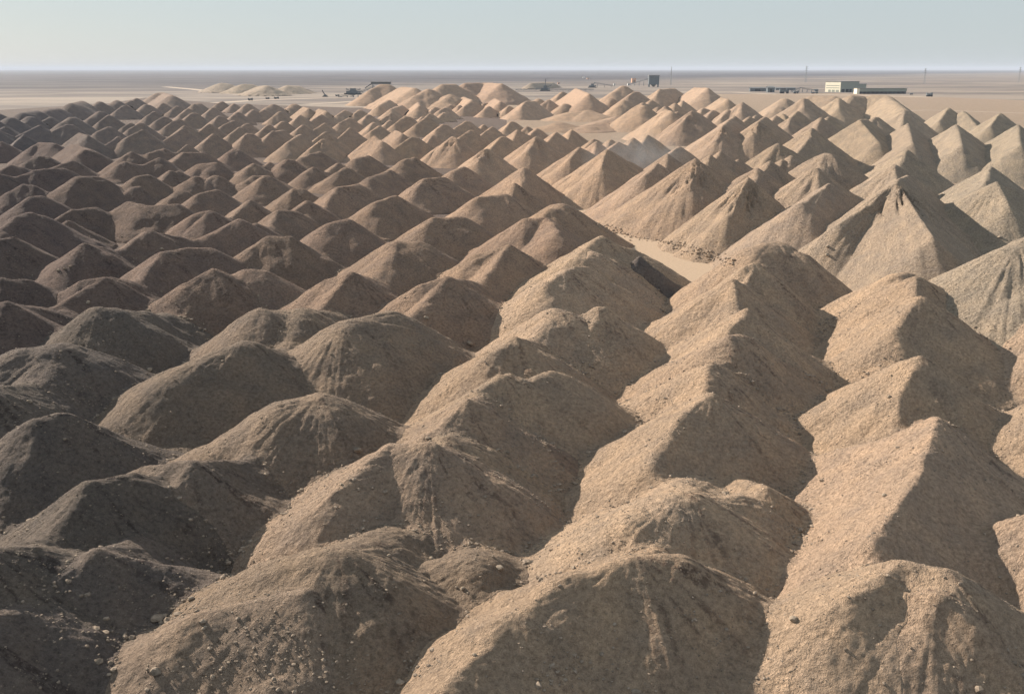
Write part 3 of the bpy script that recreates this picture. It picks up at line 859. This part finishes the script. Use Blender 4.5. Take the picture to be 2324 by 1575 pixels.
conveyor('slanting boom conveyor left of the white hut', 'A3', 745, 255, 38, 925, 8, 0.0, 3.5, 3)
conveyor('inclined conveyor in the yard between the parked trucks and the hall', 'A4', 205, 300, 6, 290, 34, 0.0, 3.0, 3)
conveyor('falling conveyor arm ending near the cream hall', 'A4', 292, 300, 34, 445, 12, 0.0, 3.0, 4)
conveyor('conveyor climbing the side of the high dump', 'A2', 860, 345, 6, 1075, 92, 0.0, 4.0, 5)
conveyor('low conveyor at the left foot of the high dump', 'A2', 745, 345, 4, 905, 26, 0.0, 4.0, 3)
def machine(label, crop, x, y, bw, bh, boom=None, mast=None, rz=0.0, cat='machine', name='stacker'):
    o, k = thing(name, label, cat, crop, x, y, rz); W = bw*k; Hh = bh*k
    part('crawler', o, DARK, fnb((-W*.5, W*.5, -2.5, -1, 0, Hh*.22), (-W*.5, W*.5, 3, 4.5, 0, Hh*.22)))
    part('body', o, STEEL, lambda bm: (box(bm, -W*.38, W*.3, -2, 4, Hh*.23, Hh*.6), box(bm, -W*.15, W*.18, -1.5, 3.5, Hh*.6, Hh)))
    part('cab', o, ROOFM, fnb((W*.301, W*.46, -1.8, .4, Hh*.3, Hh*.62)))
    if boom:
        for (bx, bz) in boom: part('boom', o, STEEL, (lambda bx, bz: lambda bm: (beam(bm, (0, 0, Hh*.55), (bx*k, 0, bz*k), 2.0, 1.4), beam(bm, (0, 0, Hh*.95), (bx*k, 0, bz*k+.8), .5)))(bx, bz))
    if mast: part('mast', o, STEEL, lambda bm: beam(bm, (0, 1, Hh*.8), (mast[0]*k, 1, mast[1]*k), 1.4))
    return o
machine('spidery stacker machine standing before the cream stockpile', 'A3', 300, 288, 90, 46, [(-85, 20), (60, 52)], (6, 105))
machine('crawler stacker at the foot of the slanting boom', 'A3', 728, 258, 74, 34, [(25, 42)], None)
machine('crane with a raised thin jib on the pale flat left of the high dump', 'A2', 628, 340, 44, 20, [(-24, 56)], None, name='crane', cat='crane')
machine('loading plant with long flat body beside the high dump', 'A2', 880, 320, 150, 52, [(-60, 46), (70, 45)], None, name='loading_plant', cat='plant')
hd, k = thing('transfer_station', 'steel conveyor head station on top of the high dump', 'station', 'A2', 1130, 238, 0.0, None, 25.5)
part('body', hd, STEEL, fnb((-14, 16, -3, 4, 2, 5.0))); part('roof', hd, ROOFM, fnb((-15, 17, -4, 5, 5.01, 5.6)))
for x in (-12, 0, 13): part('leg', hd, STEEL, (lambda x: fnb((x, x+.8, -1, .5, -4, 1.99)))(x))
part('boom', hd, STEEL, lambda bm: beam(bm, (-13, 0, 3), (-24, 0, -4), 1.8, 1.2))
def truck(label, crop, x, y, wpx, hpx, body=STEEL, rz=0.0):
    o, k = thing('dump_truck', label, 'truck', crop, x, y, rz, 'vehicles parked far out by the sheds'); W = wpx*k; Hh = hpx*k; D = min(W*.5, 6)
    part('bed', o, body, lambda bm: (box(bm, -W*.5, W*.18, 0, D, Hh*.35, Hh*.8), box(bm, -W*.5, -W*.4, 0, D, Hh*.8, Hh*.95)))
    part('cab', o, body, fnb((W*.2, W*.46, D*.1, D*.9, Hh*.25, Hh))); part('windscreen', o, DARK, fnb((W*.461, W*.47, D*.18, D*.82, Hh*.62, Hh*.9)))
    for xx in (-.34, -.12, .33):
        part('wheel', o, DARK, (lambda xx: lambda bm: (cyl(bm, (W*xx, -.1, Hh*.2), (W*xx, D*.16, Hh*.2), Hh*.2), cyl(bm, (W*xx, D*.84, Hh*.2), (W*xx, D+.1, Hh*.2), Hh*.2)))(xx))
truck('dark dump truck just right of the pitched roof shed', 'A4', 150, 312, 80, 42)
truck('smaller grey truck under the yard conveyor', 'A4', 256, 312, 42, 24)
truck('lone dark dump truck on the bare plain right of the long shed', 'A4', 1470, 340, 48, 32)
truck('tiny dark vehicle beside the right end of the long shed', 'A4', 1302, 322, 24, 14)
truck('dark truck on the pale haul road above the far left cones', 'A1', 2272, 375, 40, 22)
truck('dark truck on the pale haul road, left one of a pair', 'A2', 104, 362, 32, 16)
truck('dark truck on the pale haul road, right one of a pair', 'A2', 185, 360, 40, 18)
truck('small dark vehicle at the foot of the low conveyor by the high dump', 'A2', 738, 336, 34, 16)
truck('dark truck nosing up to the yard conveyor from the right', 'A4', 425, 312, 60, 16)
def pylon(label, crop, x, y, hpx, wd=0.10, name='pylon', cat='pylon', arms=True):
    o, k = thing(name, label, cat, crop, x, y, 0.1, 'lattice masts on the plain'); Hh = hpx*k; b = Hh*wd
    def fn(bm):
        n = 9; th = max(.28, Hh*.006)
        for i in range(n):
            r0 = b/2*(1-i/n*.85); r1 = b/2*(1-(i+1)/n*.85); z0, z1 = Hh*i/n, Hh*(i+1)/n
            c0 = [(-r0,-r0,z0),(r0,-r0,z0),(r0,r0,z0),(-r0,r0,z0)]; c1 = [(-r1,-r1,z1),(r1,-r1,z1),(r1,r1,z1),(-r1,r1,z1)]
            for j in range(4): beam(bm, c0[j], c1[j], th); beam(bm, c0[j], c1[(j+1)%4], th*.6)
    part('lattice', o, MAST, fn)
    if arms:
        for z, L in ((.72, .13), (.84, .11), (.95, .08)): part('cross_arm', o, MAST, (lambda z, L: lambda bm: (beam(bm, (-Hh*L, 0, Hh*z), (Hh*L, 0, Hh*z), .6), beam(bm, (-Hh*L, 0, Hh*z), (0, 0, Hh*z+Hh*.04), .4), beam(bm, (Hh*L, 0, Hh*z), (0, 0, Hh*z+Hh*.04), .4)))(z, L))
pylon('tall thin radio mast right of the dark hopper tower', 'A3', 1442, 236, 156, 0.07, 'radio_mast', 'mast', False)
pylon('faint pylon behind the yard left of the cream hall', 'A4', 342, 206, 130)
pylon('faint pylon far right of the cream hall', 'A4', 1417, 224, 122)
pylon('faint pylon near the right edge of the picture', 'A4', 2275, 212, 118)
# tracks
def rd(name, crop, pts, wid, mat=TRACK, z=0.02): road(name, [(*V(crop, *p),) for p in pts], wid, z, mat)
rd('haul_road', 'A1', [(1500, 250), (1750, 272), (2000, 300), (2180, 320)], 26)
rd('haul_road', 'A1', [(1960, 396), (2324, 372), (2600, 362), (2900, 352), (3300, 350)], 26, z=0.03)
rd('haul_road', 'A2', [(450, 408), (700, 396), (900, 380)], 16, z=0.04)
rd('haul_road', 'A3', [(-200, 300), (100, 306), (480, 300), (900, 300)], 22, z=0.03)
rd('haul_road', 'A4', [(-900, 296), (-300, 300), (0, 314), (500, 322), (900, 330), (1500, 345)], 34, z=0.05)
rd('haul_road', 'A4', [(1150, 470), (1450, 462), (1700, 468), (2400, 492)], 9, z=0.06)
rd('haul_road', 'A4', [(1200, 292), (1700, 291), (2500, 292)], 16, z=0.03)
rd('dark_track', 'A4', [(-600, 234), (300, 232), (950, 230), (2400, 233)], 34, flat_mat('dark_gravel', (0.10, 0.085, 0.08), 0.02, 0.2), 0.02)
# pit floor between the old field and the fresh dumps
fl = [at(*q) for q in ((1130, 400), (1300, 440), (1480, 500), (1760, 560), (1850, 640), (1650, 760), (1380, 700), (1250, 560))]
sheet('pit_floor', [(q.x, q.y) for q in fl], 0.05, FLOOR)
fo = [at(*q) for q in ((-900, 300), (0, 250), (240, 236), (330, 222), (520, 236), (800, 245), (1150, 240), (1150, 400), (1250, 560), (1380, 700))]
fo += [Vector((60, 60, 0)), Vector((20, 10, 0)), Vector((-160, 10, 0))]
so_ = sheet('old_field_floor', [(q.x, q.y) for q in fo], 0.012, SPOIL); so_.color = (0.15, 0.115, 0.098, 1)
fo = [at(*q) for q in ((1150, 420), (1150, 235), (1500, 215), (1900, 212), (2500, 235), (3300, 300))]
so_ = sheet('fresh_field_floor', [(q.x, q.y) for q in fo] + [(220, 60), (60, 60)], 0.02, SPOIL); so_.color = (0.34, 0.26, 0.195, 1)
# ------------------------------------------------------------------ boulders on the slopes
bpy.context.view_layer.update(); dg = bpy.context.evaluated_depsgraph_get()
def cast(x, y):
    u = (x-1162)/F; v = (y-787.4)/F; d = Vector((u, cp-v*sp, -sp-v*cp)).normalized()
    ok, loc, n, i, ob, m_ = sc.ray_cast(dg, Vector((0, 0, H)), d); return (loc, ob) if ok else (None, None)
BOULDERS = [(357, 1407, 13, 0, 'round brown boulder half way down the lower left gully'), (433, 1361, 8, 1, 'pale boulder with a dark side at the head of the lower left gully'),
 (460, 1412, 8, 0, 'dark block on top of a column of rubble, bottom left'), (462, 1428, 5, 1, 'pale block just under the dark block in the bottom left rubble'), (300, 1448, 8, 0, 'flat stone in the lower left gully below the round boulder'),
 (225, 1502, 9, 0, 'rounded stone low in the bottom left gully'), (355, 1527, 12, 0, 'long dark boulder near the bottom edge at left'), (340, 841, 6, 1, 'pale boulder in the left hollow under the cone with dug hollows'),
 (67, 912, 6, 1, 'pale boulder with a companion on the far left slope'), (1067, 782, 8, 0, 'dark block in the rubble right of the tall left-centre cone'), (811, 1024, 9, 0, 'dark oval boulder on the crest left of the largest cone'),
 (876, 1118, 7, 0, 'rightmost of three boulders stuck on the largest cone'), (814, 1112, 5, 0, 'leftmost of three boulders stuck on the largest cone'), (846, 1109, 5, 0, 'middle one of three boulders stuck on the largest cone'),
 (1394, 1417, 5, 1, 'bright pinkish block on the dark slope at bottom centre'), (979, 1269, 6, 1, 'pale block in the sag of the crest before the largest cone'), (882, 1262, 6, 0, 'dark block on the sagging crest before the largest cone'),
 (1134, 1291, 9, 1, 'pale slab at the upper edge of the lit strip, bottom centre'), (1050, 1337, 6, 1, 'pale boulder in the gully left of the lit strip'), (1337, 1278, 4, 1, 'small white stone on the lit crest at bottom centre'),
 (1803, 1407, 10, 1, 'flat pale slab at the meeting of two gullies, lower right'), (2006, 1126, 6, 1, 'pale boulder on the long sunlit flank at right'), (2019, 902, 5, 1, 'stone near the notch of the right-hand ridge'),
 (1878, 561, 5, 1, 'upper of two pale boulders left of the huge smooth face'), (1878, 580, 5, 1, 'lower of two pale boulders left of the huge smooth face'), (2268, 540, 4, 1, 'lone boulder on the furrowed slope at the right edge'),
 (201, 688, 5, 1, 'pale boulder above the cone with dug hollows'), (367, 566, 4, 1, 'pale boulder on a brown heap left of centre'), (967, 723, 6, 1, 'pale boulder on the slope right of the tall left-centre cone'),
 (132, 615, 4, 0, 'lowest left stone of the scatter on the wide brown cone'), (147, 611, 3.5, 0, 'middle stone of the scatter on the wide brown cone'), (160, 606, 3.5, 0, 'upper right stone of the scatter on the wide brown cone')]
for n_, (bx, by, br, pale, lab) in enumerate(BOULDERS):
    loc, ob = cast(bx, by)
    if loc is None: continue
    rad = br*(loc-Vector((0, 0, H))).length/F
    r = random.Random(n_+40); bm = bmesh.new(); bmesh.ops.create_icosphere(bm, subdivisions=2, radius=rad)
    pl = [(Vector((r.gauss(0, 1), r.gauss(0, 1), r.gauss(0, 1))).normalized(), rad*r.uniform(.55, .85)) for _ in range(7)]
    for v in bm.verts:
        for nn, dd in pl:
            e = v.co.dot(nn)-dd
            if e > 0: v.co -= nn*e
        v.co.x *= 1.1; v.co.z *= .8; v.co *= r.uniform(.97, 1.03)
    me = bpy.data.meshes.new('boulder'); bm.to_mesh(me); bm.free()
    tag(link('boulder', me, ROCKP if pale else ROCKM, loc+Vector((0, 0, rad*.3))), lab, 'boulder', 'single boulders on the heaps')
# pale rocks tumbled along the foot of the fresh dumps
P = []; r = random.Random(5)
for (xa, ya, xb, yb, n_, sp_) in ((1355, 508, 1440, 540, 70, 7), (1440, 540, 1530, 552, 40, 4), (1525, 552, 1585, 572, 70, 11), (1585, 572, 1665, 596, 70, 12)):
    for _ in range(n_):
        t = r.random(); x = xa+(xb-xa)*t+r.gauss(0, 4); y = ya+(yb-ya)*t+r.gauss(0, sp_*.6); loc, ob = cast(x, y)
        if loc is not None: P.append((loc, .1+.42*r.random()**2.0))
VV = []; FF = []; off = 0
for i, (loc, s_) in enumerate(P):
    T, Fc = tmpl[i % 6]; VV.append(T*np.array([s_, s_*.9, s_*.75])+np.array(loc)+np.array([0, 0, s_*.3])); FF.append(Fc+off); off += len(T)
tag(link('rock_fall', npmesh('rock_fall', np.concatenate(VV), np.concatenate(FF), False), flat_mat('dusty_rock', (0.34, 0.265, 0.20), 1.2, 0.35)), 'band of pale tumbled rocks along the far edge of the graded pit floor', 'rocks', kind='stuff')
# ------------------------------------------------------------------ dust puff
bm = bmesh.new(); bmesh.ops.create_icosphere(bm, subdivisions=3, radius=1.0)
bmesh.ops.scale(bm, vec=(27, 22, 16), verts=bm.verts); me = bpy.data.meshes.new('dust_cloud'); bm.to_mesh(me); bm.free()
dm = bpy.data.materials.new('blown_dust'); dm.use_nodes = True; t = dm.node_tree; t.nodes.remove(t.nodes['Principled BSDF'])
pv = t.nodes.new('ShaderNodeVolumePrincipled'); pv.inputs['Color'].default_value = (0.85, 0.87, 0.92, 1)
tc = t.nodes.new('ShaderNodeTexCoord'); ln = nnode(t, 'ShaderNodeVectorMath', operation='LENGTH'); mpv = nnode(t, 'ShaderNodeMapping'); mpv.inputs['Scale'].default_value = (1/27, 1/22, 1/16)
t.links.new(tc.outputs['Object'], mpv.inputs[0]); t.links.new(mpv.outputs[0], ln.inputs[0])
fall = ramp(t, ln.outputs['Value'], [(0.1, 1.0), (0.95, 0.0)]); nz = ramp(t, noise(t, tc.outputs['Object'], 0.12, 4, 0.6), [(0.4, 0.0), (0.65, 1.0)])
t.links.new(mathn(t, 'MULTIPLY', mathn(t, 'MULTIPLY', fall, nz), 0.020), pv.inputs['Density']); t.links.new(pv.outputs[0], t.nodes['Material Output'].inputs['Volume'])
tag(link('dust_cloud', me, dm, at(1440, 368, 13)), 'small bluish white puff of dust drifting between the fresh dumps', 'dust', kind='stuff')

# ------------------------------------------------------------------ haze
bm = bmesh.new(); bmesh.ops.create_cube(bm, size=1.0)
bmesh.ops.scale(bm, vec=(2*(R+1000), 2*(R+1000), 141.0), verts=bm.verts); bmesh.ops.translate(bm, vec=(0, 0, 69.5), verts=bm.verts)
me = bpy.data.meshes.new('haze'); bm.to_mesh(me); bm.free()
hm = bpy.data.materials.new('haze_air'); hm.use_nodes = True; ht = hm.node_tree; ht.nodes.remove(ht.nodes['Principled BSDF'])
pv = ht.nodes.new('ShaderNodeVolumePrincipled'); pv.inputs['Color'].default_value = (0.72, 0.80, 0.95, 1); pv.inputs['Density'].default_value = HAZE
pv.inputs['Anisotropy'].default_value = 0.0
ht.links.new(pv.outputs[0], ht.nodes['Material Output'].inputs['Volume'])
tag(link('haze', me, hm), 'thin dusty desert haze softening the far plain', 'haze', kind='stuff')
